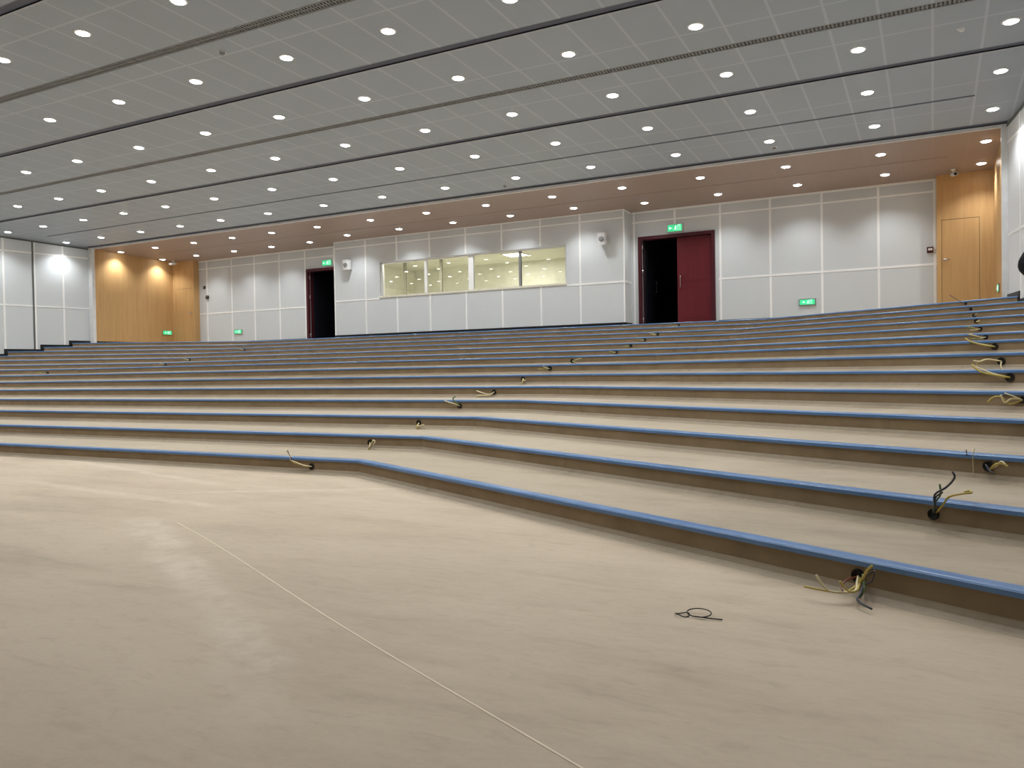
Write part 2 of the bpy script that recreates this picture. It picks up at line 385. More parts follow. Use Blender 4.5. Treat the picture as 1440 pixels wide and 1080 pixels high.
def rnd_wires(seed, s=1.0, k=4, lean=-1, mats=('palewire','copper','greenwire')):
    r = random.Random(seed); out = []
    for j in range(k):
        L_ = r.uniform(.08, .2)*s; up = r.uniform(-.02, .05)*s
        out.append((mats[j % len(mats)], [(0,0,0), (lean*L_*.25, .04, -.008+up*.2), (lean*L_*.6, .055+.01*j, up*.7-.01), (lean*L_, .06+.012*j, up)], .0055))
    return out
bundle(5, .57, .688, [('palewire', [(0,0,0),(-.06,.03,.01),(-.10,.05,-.02),(-.12,.06,.04)], .006), ('copper', [(0,0,0),(-.08,.03,-.03),(-.12,.05,.02),(-.17,.06,.02),(-.21,.07,-.02)], .006), ('palewire', [(0,0,0),(-.05,.04,.03),(-.1,.05,.05)], .005)],
       'pale crooked wires on the fifth riser by the frame edge', GR)
bundle(6, .56, .836, [('copper', [(0,0,0),(-.09,.05,.02),(-.2,.07,.05),(-.27,.07,.11)], .009), ('palewire', [(0,0,0),(-.1,.05,.03),(-.24,.07,.09)], .007)],
       'thick yellow wire arching left from the sixth riser', GR, .042)
bundle(7, .56, .971, [('palewire', [(0,0,0),(-.1,.05,.02),(-.16,.06,.0),(-.22,.06,.01)], .007), ('palewire', [(0,0,0),(.02,.05,-.05),(.06,.06,-.10)], .007), ('copper', [(0,0,0),(-.12,.05,.02),(-.2,.06,-.03)], .006)],
       'pale wires draped both ways from the seventh riser', GR, .042)
bundle(8, .59, 1.129, [('copper', [(0,0,0),(-.09,.04,.02),(-.22,.06,.06),(-.28,.06,.10)], .009), ('greenwire', [(0,0,0),(-.12,.04,.03),(-.24,.05,.05)], .008)],
       'yellow green wire pair rising left from the eighth riser', GR, .042)
bundle(9, .62, 1.295, rnd_wires(31, 1.5, 4, -1), 'bushy bundle of pale wires on the ninth riser at right', GR, .036)
bundle(10, .60, 1.438, rnd_wires(32, 1.2, 3, -1), 'yellow green wires on the tenth riser at right', GR, .036)
bundle(11, .59, 1.587, rnd_wires(33, .6, 2, 1), 'dark conduit with tiny wire ends on the eleventh riser at right', GR, .036)
bundle(12, .60, 1.722, rnd_wires(34, .5, 3, 1, ('bluewire','palewire','bluewire')), 'black and white wire ends on the twelfth riser at right', GR, .036)
bundle(13, .59, 1.88, rnd_wires(35, .7, 2, -1, ('bluewire',)), 'small dark wire ends on the thirteenth riser at right', GR, .03)
bundle(14, .54, 2.036, [('bluewire', [(0,0,0),(-.06,.03,.03),(-.2,.04,.12),(-.28,.05,.18)], .006)], 'single thin wire sticking up past the topmost step edge', GR, .03)
bundle(1, -5.3, .070, [('palewire', [(0,0,0),(-.07,.03,.01),(-.16,.05,.04),(-.21,.06,.06),(-.22,.06,.11),(-.28,.05,.16)], .007), ('copper', [(0,0,0),(-.09,.03,.015),(-.19,.05,.035)], .006), ('bluewire', [(-.2,.06,.06),(-.23,.06,.12),(-.27,.05,.155)], .006)],
       'yellow and black wire reaching left from the lowest riser, middle aisle', GL_, .036)
bundle(2, -5.31, .223, [('palewire', [(0,0,0),(.02,.04,-.05),(.06,.05,.0),(.09,.06,.03),(.11,.06,.01),(.08,.06,-.02)], .007), ('copper', [(0,0,0),(.015,.04,-.06),(.0,.05,-.075)], .007)],
       'pale wire loop on the second riser, middle aisle', GL_, .036)
bundle(3, -5.31, .372, [('palewire', [(0,0,0),(.01,.04,-.04),(.06,.05,-.03),(.11,.06,-.02)], .008), ('copper', [(0,0,0),(-.01,.04,-.05),(.01,.05,-.07)], .008)],
       'short pale wires on the third riser, middle aisle', GL_, .038)
bundle(4, -5.31, .525, [('palewire', [(0,0,0),(-.06,.04,.03),(-.14,.05,.05),(-.2,.05,.07)], .008), ('greenwire', [(0,0,0),(-.05,.04,.06),(-.07,.05,.1),(-.03,.05,.12)], .008)],
       'pale wires lifting left over the fourth blue edge, middle aisle', GL_, .036)
bundle(5, -5.32, .672, [('palewire', [(0,0,0),(-.05,.04,-.03),(-.16,.05,-.01),(-.25,.05,.02)], .009), ('palewire', [(0,0,0),(-.05,.04,-.04),(-.15,.05,-.045),(-.26,.05,-.05)], .009)],
       'forked pale wire pair on the fifth riser, middle aisle', GL_, .04)
bundle(6, -5.34, .840, [('palewire', [(0,0,0),(.03,.04,-.03),(.06,.05,-.02)], .009), ('copper', [(0,0,0),(.01,.04,-.05),(.03,.05,-.06)], .009)],
       'stubby wires on the sixth riser, middle aisle', GL_, .036)
for row, x, z, sd, ln in ((7,-5.33,.987,1,-1),(8,-5.55,1.113,2,1),(9,-5.57,1.297,3,-1),(10,-5.59,1.443,4,-1),(11,-5.59,1.586,5,-1),(12,-5.58,1.74,6,-1),(14,-5.57,2.012,7,-1)):
    bundle(row, x, z, rnd_wires(sd, 1.0, 3, ln), 'small wire tuft on the %s riser, middle aisle' % ('topmost' if row == 14 else ORD[row-1]), GL_, .042)
for row, x, z, sd in ((8,-19.84,1.1,11),(9,-18.71,1.305,12),(10,-18.83,1.43,13),(12,-18.6,1.74,14)):
    bundle(row, x, z, rnd_wires(sd, 1.2, 3, -1), 'faint wire tuft on the %s riser, far left aisle' % ORD[row-1], 'loose wires along the far left aisle', .045)

# ------------------------------------------------------------------ side walls
def wall_joint(mb, p, q, z0, z1, w, proud, mi):
    mb.obox(p, q, -proud, z0, z1, mi)
for side, nm in ((-1, 'left'), (1, 'right')):
    b = MB(); ya, yb = -4.2, Y_PORTAL
    pa, pb = (wallx(ya, side), ya), (wallx(Y_PORTAL, side), yb)
    th = .2*side*-1
    # slab, thickened away from the hall
    b.obox(pa, pb, th if side > 0 else .2, -.2, zc(ya)+.1, 0, None, zc(yb)+.1)
    dirv = Vector((pb[0]-pa[0], pb[1]-pa[1])).normalized(); inn = Vector((-dirv.y, dirv.x)) * (1 if side > 0 else -1)
    P = lambda y, o=0: (pa[0] + (pb[0]-pa[0])*(y-ya)/(yb-ya) + inn.x*o, y + inn.y*o)
    y = 15.957
    ys = [15.957 - 1.7*k for k in range(11)]; gaps = [15.10 - 1.7*k for k in range(11)]
    for y in ys:
        b.obox(P(y-.028), P(y+.028), .006*side, .1, zc(y)-.02, 1)
    for y in gaps:
        b.obox(P(y-.05), P(y+.0), .01*side, .1, zc(y)-.02, 2); b.obox(P(y+.0), P(y+.05), .012*side, .1, zc(y)-.02, 1)
    for zz in (3.22, 4.86):
        b.obox(P(1.0), P(Y_PORTAL-.05), .007*side, zz-.022, zz+.022, 1)
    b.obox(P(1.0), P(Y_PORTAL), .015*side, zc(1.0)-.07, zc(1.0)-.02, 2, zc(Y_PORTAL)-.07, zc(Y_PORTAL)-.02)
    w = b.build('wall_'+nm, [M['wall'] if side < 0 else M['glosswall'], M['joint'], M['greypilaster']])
    struct(w, 'grey panelled side wall at the %s with white joint strips' % nm, 'wall')
    # black skirting climbing with the steps
    b = MB()
    k0 = 6
    yw = [r[0][1] if side < 0 else r[3][1] for r in ROWS]
    for i in range(k0, 14):
        y0 = yw[i]; y1 = yw[i+1] if i < 13 else Y_PORTAL; z = ROWS[i][0][2]
        b.obox(P(y0+.05), P(y1+.05), .02*side, z-.02, z+.085, 0)
        if i < 13: b.obox(P(y1-.05), P(y1+.05), .02*side, z, ROWS[i+1][0][2]+.085, 0)
    struct(b.build('baseboard_'+nm, M['black']), 'black stepped skirting along the foot of the %s side wall' % nm, 'skirting')

# ------------------------------------------------------------------ recess beyond the white portal: wood side walls
for side, nm in ((-1, 'recess_left'), (1, 'recess_right')):
    x = -24.37 if side < 0 else 1.18
    b = MB(); b.box((x, Y_PORTAL, Z_LAND-.3), (x + .2*side, Y_BACK+.3, 5.3))
    b.box((x, Y_PORTAL+.1, Z_LAND-.02), (x - .015*side, 20.0, Z_LAND+.08), 1)
    struct(b.build('wall_'+nm, [M['wood'], M['black']]), 'golden wood veneer side wall of the %s rear recess' % ('left' if side < 0 else 'right'), 'wall')
# portal frame
b = MB(); zp = zc(Y_PORTAL)
b.box((-24.39, 16.74, Z_LAND), (-24.2, 16.84, zp-.005)); b.box((1.11, 16.74, Z_LAND), (1.22, 16.84, zp-.005)); b.box((-24.2, 16.78, zp-.05), (1.11, 16.84, zp+.02))
struct(b.build('trim_1', M['white']), 'white portal frame around the wood-lined rear recess', 'frame')

# ------------------------------------------------------------------ back wall with two door openings, and the booth
ZT = 5.4
DR = (-6.83, -4.82); DL = (-18.24, -16.74); ZD = 4.41
b = MB()
b.box((DR[1], Y_BACK, Z_LAND-.2), (1.4, Y_BACK+.2, ZT)); b.box((BX1-.3, Y_BACK, ZD), (DR[1], Y_BACK+.2, ZT))
b.box((BX1-.3, Y_BACK, Z_LAND-.2), (DR[0], Y_BACK+.2, ZD))
b.box((-24.6, Y_BACK, Z_LAND-.2), (DL[0], Y_BACK+.2, ZT)); b.box((DL[0], Y_BACK, ZD), (BX0+.3, Y_BACK+.2, ZT)); b.box((DL[1], Y_BACK, Z_LAND-.2), (BX0+.5, Y_BACK+.2, ZD))
def vj(x, z0, z1, y, w=.05): b.box((x-w/2, y-.006, z0), (x+w/2, y+.002, z1), 1)
def hj(x0, x1, z, y, w=.05): b.box((x0, y-.007, z-w/2), (x1, y+.002, z+w/2), 1)
for x in (-4.69, -3.48, -2.30, -1.08, .06): vj(x, Z_LAND, 5.08, Y_BACK)
for x in (-22.9, -21.68, -20.6, -19.45, -18.32): vj(x, Z_LAND, 5.08, Y_BACK)
vj(-5.85, ZD+.06, 5.08, Y_BACK); vj(-17.1, ZD+.06, 5.08, Y_BACK); vj(-6.95, Z_LAND, 5.08, Y_BACK, .04)
hj(DR[1]+.08, .1, 3.18, Y_BACK); hj(-23.3, DL[0]-.08, 3.18, Y_BACK)
hj(-7.0, .1, 4.80, Y_BACK, .04); hj(-23.3, BX0, 4.78, Y_BACK, .04)
hj(-7.0, .1, 5.06, Y_BACK, .06); hj(-23.3, BX0, 5.06, Y_BACK, .06)
struct(b.build('wall_back', [M['wall'], M['joint']]), 'light grey panelled rear wall on both sides of the projecting booth', 'wall')
b = MB(); b.box((DR[1]+.07, Y_BACK-.015, Z_LAND-.01), (.1, Y_BACK+.002, Z_LAND+.06)); b.box((-23.3, Y_BACK-.015, Z_LAND-.01), (DL[0]-.07, Y_BACK+.002, Z_LAND+.06))
struct(b.build('baseboard_back', M['black']), 'black skirting at the foot of the rear wall', 'skirting')

WX0, WX1, WZ0, WZ1 = -14.9, -8.7, 3.27, 4.32
b = MB(); t = .16
b.box((BX0, Y_BOOTH, Z_LAND-.2), (WX0, Y_BOOTH+t, ZT)); b.box((WX1, Y_BOOTH, Z_LAND-.2), (BX1, Y_BOOTH+t, ZT))
b.box((WX0, Y_BOOTH, Z_LAND-.2), (WX1, Y_BOOTH+t, WZ0)); b.box((WX0, Y_BOOTH, WZ1), (WX1, Y_BOOTH+t, ZT))
b.box((BX0, Y_BOOTH+t, Z_LAND-.2), (BX0+t, 24.0, ZT)); b.box((BX1-t, Y_BOOTH+t, Z_LAND-.2), (BX1, 24.0, ZT))
for x in (-15.44, -14.26, -13.08, -11.84, -10.66, -9.46, -8.29):
    if WX0 < x < WX1: vj(x, Z_LAND, WZ0-.02, Y_BOOTH); vj(x, WZ1+.02, 5.1, Y_BOOTH)
    else: vj(x, Z_LAND, 5.1, Y_BOOTH)
vj(BX1-.02, Z_LAND, 5.1, Y_BOOTH, .04); vj(BX0+.02, Z_LAND, 5.1, Y_BOOTH, .04)
hj(BX0, WX0-.02, 3.23, Y_BOOTH); hj(WX1+.02, BX1, 3.23, Y_BOOTH); hj(BX0, BX1, 4.88, Y_BOOTH, .035); hj(BX0, BX1, 5.09, Y_BOOTH, .05)
b.box((BX1-.002, Y_BOOTH, 3.2), (BX1+.007, Y_BACK, 3.25), 1); b.box((BX1-.002, Y_BOOTH, 5.04), (BX1+.007, Y_BACK, 5.1), 1)
struct(b.build('wall_booth', [M['wall'], M['joint']]), 'projecting grey panelled control booth front with long window', 'wall')
b = MB(); b.box((BX0-.012, Y_BOOTH-.012, Z_LAND-.01), (BX1+.012, Y_BOOTH+.002, Z_LAND+.085)); b.box((BX1-.002, Y_BOOTH-.012, Z_LAND-.01), (BX1+.012, Y_BACK, Z_LAND+.085))
struct(b.build('baseboard_booth', M['black']), 'black skirting along the foot of the projecting booth', 'skirting')
# the lit room behind the glass
b = MB(); y0, y1 = Y_BOOTH+t, 24.0
b.box((BX0+t, y1, Z_LAND-.1), (BX1-t, y1+.1, 5.0)); b.box((BX0+t, y0, Z_LAND-.1), (BX1-t, y1, Z_LAND-.02)); b.box((BX0+t, y0, 4.62), (BX1-t, y1, 4.72))
b.box((BX0+t, y0, Z_LAND-.02), (BX0+t+.03, y1, 4.62)); b.box((BX1-t-.03, y0, Z_LAND-.02), (BX1-t, y1, 4.62))
b.box((-15.62, 22.0, Z_LAND-.02), (-15.52, 22.06, 4.62), 1); b.box((-14.19, 22.0, Z_LAND-.02), (-14.09, 22.06, 4.62), 1)
struct(b.build('wall_booth_interior', [M['cream'], M['room_post']]), 'cream walls of the lit control room behind the glass', 'wall')
# window
t_ = empty('window_1', ((WX0+WX1)/2, Y_BOOTH, WZ0)); struct(t_, 'long four-pane control booth window with cream frame', 'window')
ox, oy, oz = t_.location
def loc(mb): mb.v = [(x-ox, y-oy, z-oz) for x, y, z in mb.v]; return mb
b = MB(); yg = Y_BOOTH+.11
b.box((WX0, Y_BOOTH+.06, WZ0), (WX0+.05, Y_BOOTH+.15, WZ1)); b.box((WX1-.05, Y_BOOTH+.06, WZ0), (WX1, Y_BOOTH+.15, WZ1)); b.box((WX0, Y_BOOTH+.06, WZ1-.04), (WX1, Y_BOOTH+.15, WZ1))
loc(b).build('window_frame', M['joint'], t_)
b = MB(); b.box((WX0-.02, Y_BOOTH-.02, WZ0-.025), (WX1+.02, Y_BOOTH+.15, WZ0+.03)); loc(b).build('window_sill', M['cream'], t_)
mull = [(-13.28, .09), (-11.72, .17), (-10.14, .07)]
for x, w in mull:
    b = MB(); b.box((x-w/2, Y_BOOTH+.08, WZ0+.03), (x+w/2, Y_BOOTH+.14, WZ1-.04)); loc(b).build('mullion', M['joint'] if w > .08 else M['grille'], t_)
xs = [WX0+.05] + [v for x, w in mull for v in (x-w/2, x+w/2)] + [WX1-.05]
for k in range(0, 8, 2):
    b = MB(); b.box((xs[k], yg, WZ0+.03), (xs[k+1], yg+.008, WZ1-.04)); loc(b).build('pane', M['glass'], t_)
# lit panel on the control room ceiling
t_ = empty('panel_light', (-11.6, 22.4, 4.6)); tag(t_, 'square lit ceiling panel seen through the booth window', 'light')
b = MB(); b.box((-.33,-.33,0), (.33,.33,.02)); b.build('light_frame', M['white'], t_)
b = MB(); b.box((-.29,-.29,-.006), (.29,.29,.0)); b.build('diffuser', M['panel_light'], t_)
la = bpy.data.lights.new('panel_lamp', 'AREA'); la.shape = 'SQUARE'; la.size = .6; la.energy = 66; la.color = (1, .99, .95)
lo = bpy.data.objects.new('panel_lamp', la); C.objects.link(lo); lo.parent = t_; lo.location = (0,0,-.02)

t2 = copy_tree(t_); t2.location = (-14.6, 20.75, 4.6); t2['label'] = 'added unseen ceiling panel brightening the left booth panes, hidden behind the window head'  # unseen second panel, added to brighten the left of the booth room
# ------------------------------------------------------------------ doors
def double_door(name, x0, x1, label, single=False):
    t = empty(name, ((x0+x1)/2, Y_BACK, Z_LAND)); struct(t, label, 'door')
    w = x1-x0; h = ZD-Z_LAND
    b = MB(); f = .085
    b.box((-w/2,-.05,0), (-w/2+f,.20,h)); b.box((w/2-f,-.05,0), (w/2,.20,h)); b.box((-w/2+f,-.05,h-f), (w/2-f,.20,h))
    fr = b.build('door_frame', M['dark_maroon'], t)
    lw = (w-2*f) if single else (w-2*f)/2
    lf = MB(); lf.box((0,0,.01), (lw-.01,.05,h-f-.01))
    for (a0, a1, c0, c1) in ((.1,lw-.12,.15,.95),(.1,lw-.12,1.1,h-f-.2)):
        lf.box((a0,-.006,c0), (a1,.0,c1), 0)
    # right leaf closed, left leaf swung open into the dark corridor
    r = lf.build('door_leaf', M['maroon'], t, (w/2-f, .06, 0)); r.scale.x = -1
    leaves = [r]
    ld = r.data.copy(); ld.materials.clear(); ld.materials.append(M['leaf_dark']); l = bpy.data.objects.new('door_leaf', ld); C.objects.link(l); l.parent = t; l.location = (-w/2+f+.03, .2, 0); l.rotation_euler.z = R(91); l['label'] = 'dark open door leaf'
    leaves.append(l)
    if single: bpy.data.objects.remove(r); leaves = [l]
    for leaf in leaves:
        hd = MB(); hd.tube([(lw-.1,-.006,.95),(lw-.1,-.055,.95),(lw-.1,-.055,1.25),(lw-.1,-.006,1.25)], .011, 8); hd.build('pull_handle', M['steel'], leaf)
    for z in (.16, 1.42, h-.27):
        q = MB(); q.lathe([(0,-.055),(.02,-.055),(.02,.055),(0,.055)], 10, 0, Matrix.Translation((-w/2+f+.015, .02, z))); q.build('hinge', M['steel'], t)
    q = MB(); q.box((-w/2+f, .035, .01), (-w/2+f+.015, .05, h-f)); q.build('jamb_edge', M['grille'], t)
R = math.radians
double_door('door_1', DR[0], DR[1], 'maroon double door beside the booth, dark gap left of its closed leaf')
double_door('door_2', DL[0], DL[1], 'dark open doorway in the left half of the rear wall', True)
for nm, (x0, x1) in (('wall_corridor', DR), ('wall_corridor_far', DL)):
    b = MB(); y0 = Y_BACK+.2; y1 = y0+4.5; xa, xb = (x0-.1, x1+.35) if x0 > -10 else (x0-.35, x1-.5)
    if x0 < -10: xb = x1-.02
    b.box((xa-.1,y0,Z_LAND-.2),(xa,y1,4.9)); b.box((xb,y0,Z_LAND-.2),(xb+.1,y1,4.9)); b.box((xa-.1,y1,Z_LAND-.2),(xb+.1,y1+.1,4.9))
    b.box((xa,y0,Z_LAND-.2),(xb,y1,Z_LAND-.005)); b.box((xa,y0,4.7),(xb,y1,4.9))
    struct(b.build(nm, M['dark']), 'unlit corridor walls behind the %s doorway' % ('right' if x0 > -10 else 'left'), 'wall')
# hidden doors in wood-clad boxes at both ends of the rear wall
for name, x0, x1, hx in (('door_3', .10, 1.18, .18), ('door_4', -24.37, -23.30, -23.40)):
    yf = 20.0
    t = empty(name, ((x0+x1)/2, yf, Z_LAND)); struct(t, 'flush wood veneer door panel at the %s end of the rear wall' % ('right' if x0 > -5 else 'left'), 'door')
    w = x1-x0; b = MB(); dw0, dw1 = (-.44, .27) if x0 > -5 else (-.36, .44)
    # cladding around the leaf
    b.box((-w/2,0,-.1), (dw0-.008,.26,3.1)); b.box((dw1+.008,0,-.1), (w/2,.26,3.1)); b.box((dw0-.008,0,2.025), (dw1+.008,.26,3.1)); b.box((dw0-.008,.02,-.1),(dw1+.008,.26,2.025),1)
    b.box((-w/2-.0,-.012,0), (w/2,.0,.07), 1)
    b.build('wood_cladding', [M['wood'], M['black']], t)
    b = MB(); b.box((dw0,0,.01), (dw1,.02,2.015)); lf = b.build('door_leaf', M['wood'], t)
    q = MB(); hxx = dw0+.05 if x0 > -5 else dw1-.05
    q.tube([(hxx,0,1.15),(hxx,-.045,1.15),(hxx+(.1 if x0 > -5 else -.1),-.045,1.15)], .011, 8)
    q.lathe([(0,0),(.026,0),(.026,.008),(0,.008)], 12, 0, Matrix.Translation((hxx,0,1.15)) @ Matrix.Rotation(PI/2,4,'X')); q.build('door_handle', M['steel'], lf)

# ------------------------------------------------------------------ ceiling
XA, XB = -28.3, 5.0
GROOVES = [(6.02,.13), (9.55,.14), (13.10,.14), (16.68,.17)]       # dark shadow gaps
VENTS = [(7.78,.16), (11.33,.145), (4.2,.2)]
SLOTX = [(14.98,.055)]
cuts = sorted([(y-w/2, y+w/2) for y, w in GROOVES] + [(y-w/2, y+w/2) for y, w in VENTS])
def slab(mb, x0, x1, y0, y1, mi=0, up=0, th=.03):
    mb.hexa([(x0,y0,zc(y0)+up),(x1,y0,zc(y0)+up),(x1,y1,zc(y1)+up),(x0,y1,zc(y1)+up)], [(x0,y0,zc(y0)+up+th),(x1,y0,zc(y0)+up+th),(x1,y1,zc(y1)+up+th),(x0,y1,zc(y1)+up+th)], mi)
b = MB(); y = -4.2
for c0, c1 in cuts:
    if y < 14.9 and c0 > 15.1:             # the band with the thin slot that stops short of the walls
        slab(b, XA, XB, y, 14.94); slab(b, XA, -23.75, 14.94, 15.02); slab(b, .637, XB, 14.94, 15.02); slab(b, XA, XB, 15.02, c0)
    else: slab(b, XA, XB, y, c0)
    y = c1
struct(b.build('ceiling', M['ceil']), 'sloping grey perforated tile ceiling over the hall', 'ceiling')
b = MB(); y = 16.765; slab(b, -24.4, 1.2, y, 18.52); slab(b, -24.4, -23.2, 18.52, 18.545); slab(b, .3, 1.2, 18.52, 18.545); slab(b, -24.4, 1.2, 18.545, 20.5)
struct(b.build('ceiling_recess', M['ceil_brown']), 'brown timber-look ceiling over the rear recess', 'ceiling')
for k, (y, w) in enumerate(GROOVES):
    b = MB(); x0, x1 = XA, XB
    slab(b, x0, x1, y-w/2-.03, y+w/2+.03, 0, .016, .02); slab(b, x0, x1, y-w/2-.02, y-w/2-.0, 0, .0, .03); slab(b, x0, x1, y+w/2, y+w/2+.02, 0, .0, .03)
    slab(b, x0, x1, y+w/2, y+w/2+.03, 1, -.004, .004)
    wh = ('crossing the ceiling directly before the white portal frame', 'third counted from the white portal frame', 'second counted from the white portal frame')
    lb = {0: 'dark shadow gap in the ceiling nearest the camera', 1: 'dark ceiling shadow gap, %s' % wh[1], 2: 'dark ceiling shadow gap, %s' % wh[2], 3: 'dark shadow gap %s' % wh[0]}[k]
    struct(b.build('trim_%d' % (k+2), [M['slot'], M['lip']]), lb, 'ceiling gap', 'ceiling shadow gaps')
b = MB(); slab(b, -23.74, .63, 14.94, 15.02, 0, .012, .03)
struct(b.build('trim_6', M['slot']), 'thin dark slot in the ceiling that stops short of both walls', 'ceiling slot')
b = MB(); slab(b, -23.25, .35, 18.5, 18.56, 0, .035, .02)
struct(b.build('trim_7', M['slot']), 'thin dark slot in the brown recess ceiling', 'ceiling slot')
for y, w in VENTS[:2]:
    t = empty('air_vent', (CX, y, zc(y)), (-math.atan(SLOPE), 0, 0))
    tag(t, 'long slatted air vent across the ceiling, %s' % ('nearer the camera' if y < 9 else 'farther from the camera'), 'vent', 'long ceiling air vents')
    hw = 16.6
    b = MB(); b.box((-hw,-w/2,.07), (hw,w/2,.09)); b.box((-hw,-w/2-.01,.0), (hw,-w/2,.09)); b.box((-hw,w/2,.0), (hw,w/2+.01,.09)); b.build('duct_back', M['black'], t)
    b = MB(); n = int(2*hw/.05)
    for k in range(n):
        x = -hw + .05*k; b.add([(x,-w/2,.004),(x+.024,-w/2,.004),(x+.024,w/2,.004),(x,w/2,.004),(x,-w/2,.03),(x+.024,-w/2,.03),(x+.024,w/2,.03),(x,w/2,.03)], [(0,3,2,1),(0,1,5,4),(1,2,6,5),(2,3,7,6),(3,0,4,7)])
    b.box((-hw,-w/2,-.001), (hw,-w/2+.018,.012)); b.box((-hw,w/2-.018,-.001), (hw,w/2,.012)); b.box((-hw,-.008,.002), (hw,.008,.012))
    b.build('grille', M['grille'], t)

# ------------------------------------------------------------------ downlights
COLS = [.93,-.89,-2.715,-4.53,-6.36,-8.15,-10.0,-11.81,-13.65,-15.55,-17.3,-18.92,-20.6,-22.4,-24.1]
LROWS = [3.29, 5.08, 6.87, 8.72, 10.49, 12.25, 14.03, 15.82, 17.73, 19.37]  # nearest row is out of view, added to brighten the near floor
SPOT_W, SPOT_ANG = 107, 124
RY = Matrix(((0.8848019925,0.00729932993,-0.46591002763),(0.46565535865,0.0227235875,0.88467436129),(-0.01704467732,0.9997151386,-0.0167069034)))
F = 1123.7
def pix(p):
    q = RY.transposed() @ (Vector(p) - Vector((0,0,CAM_Z)))
    return (720 + F*q.x/q.z, 540 - F*q.y/q.z) if q.z > .1 else (-9999, -9999)
def make_downlight():
    t = empty('downlight')
    b = MB(); b.lathe([(.086,-.002),(.088,-.012),(.102,-.010),(.112,-.004),(.114,.0),(.086,.0)], 28); b.build('trim_ring', M['white'], t)
    b = MB(); b.lathe([(0,-.022),(.03,-.0215),(.055,-.019),(.075,-.0145),(.086,-.008),(.087,-.001)], 28); b.build('lens', M['lens'], t)
    ld = bpy.data.lights.new('downlight_lamp', 'SPOT'); ld.energy = SPOT_W; ld.spot_size = R(SPOT_ANG); ld.spot_blend = .85; ld.shadow_soft_size = .07; ld.color = (.96, .985, 1)
    lo = bpy.data.objects.new('downlight_lamp', ld); C.objects.link(lo); lo.parent = t; lo.location = (0,0,-.045)
    return t
proto = make_downlight(); first = True
rowname = {8: 'the front row of the brown recess ceiling', 9: 'the rear row of the brown recess ceiling'}
for ri, y in enumerate(LROWS):
    pos = []
    for x in COLS:
        yy = 19.05 if ri == 9 and BX0 < x < BX1 else y
        if x > wallx(yy, 1) - .12: continue
        pos.append((x, yy, zc(yy)))
    vis = [p for p in pos if -4 < pix(p)[0] < 1444 and -6 < pix(p)[1] < 1080]
    for p in pos:
        o = proto if first else copy_tree(proto); first = False
        o.location = p; o.rotation_euler = (-math.atan(SLOPE), 0, 0)
        rn = rowname.get(ri) or 'grey ceiling row %s ahead of brown recess' % ORD[7-ri]
        if p in vis:
            k = vis.index(p)
            nth = 'rightmost' if k == 0 else ('leftmost' if k == len(vis)-1 and k > 1 else ORD[k] + ' from right')
            tag(o, 'round lit downlight, %s in %s' % (nth, rn), 'light', 'round ceiling downlights')
        else:
            tag(o, 'round lit ceiling downlight beyond the edge of the photographed view', 'light', 'round ceiling downlights out of view')

# ------------------------------------------------------------------ small fittings
def exit_sign(loc, rz, label, w=.36, h=.15, arrow=True):
    t = empty('exit_sign', loc, (0,0,rz)); tag(t, label, 'sign', 'green lit exit signs')
    b = MB(); b.box((-w/2-.02,-.03,-h/2-.018), (w/2+.02,0,h/2+.018)); b.build('sign_case', M['steel'], t)
    b = MB(); b.box((-w/2,-.034,-h/2), (w/2,-.03,h/2)); b.build('lit_face', M['green'], t)
    # running figure, doorway and arrow in pale green
    g = MB(); y0, y1 = -.037, -.034
    def poly(pts):
        n = len(pts); g.add([(x,y0,z) for x,z in pts]+[(x,y1,z) for x,z in pts], [tuple(range(n))[::-1], tuple(range(n,2*n))] + [(i,(i+1)%n,n+(i+1)%n,n+i) for i in range(n)])
    s = h*.8; fx = .02
    def bar(x0,z0,x1,z1,t_=.1):
        d = Vector((x1-x0,z1-z0)).normalized(); n = Vector((-d.y,d.x))*t_*s/2
        poly([(fx+x0*s-n.x,z0*s-n.y),(fx+x1*s-n.x,z1*s-n.y),(fx+x1*s+n.x,z1*s+n.y),(fx+x0*s+n.x,z0*s+n.y)])
    poly([(fx+.08*s+.085*s*math.cos(a), .37*s+.085*s*math.sin(a)) for a in [k*PI/4 for k in range(8)]])
    bar(.02,.26,-.06,-.05,.16); bar(0,.22,.2,.1,.08); bar(.0,.22,-.2,.12,.08); bar(-.06,-.04,.14,-.16,.1); bar(.14,-.16,.1,-.42,.09); bar(-.06,-.04,-.16,-.26,.1); bar(-.16,-.26,-.4,-.3,.09)
    bar(.45,.5,.45,-.5,.07); bar(.45,.48,.85,.48,.07); bar(.85,.5,.85,-.5,.07)
    if arrow: bar(-1.25,0,-.65,0,.1); bar(-1.28,.02,-1.0,.25,.1); bar(-1.28,-.02,-1.0,-.25,.1)
    g.build('running_figure', M['paleg'], t)
exit_sign((-5.84, Y_BACK, 4.56), 0, 'green lit exit sign above the maroon double door', .38, .17)
exit_sign((-17.36, Y_BACK, 4.56), 0, 'green lit exit sign above the dark left doorway', .38, .17)
exit_sign((-2.64, Y_BACK, 2.48), 0, 'low green exit sign on the rear wall at right', .34, .12)
exit_sign((-21.4, Y_BACK, 2.48), 0, 'low green exit sign on the rear wall at left', .34, .12)
exit_sign((-24.37, 19.7, 2.535), R(-90)+PI, 'low green exit sign on the left wood wall', .36, .13)
exit_sign((1.18, 18.5, 2.43), R(-90), 'low exit sign on the right wood wall', .3, .13)
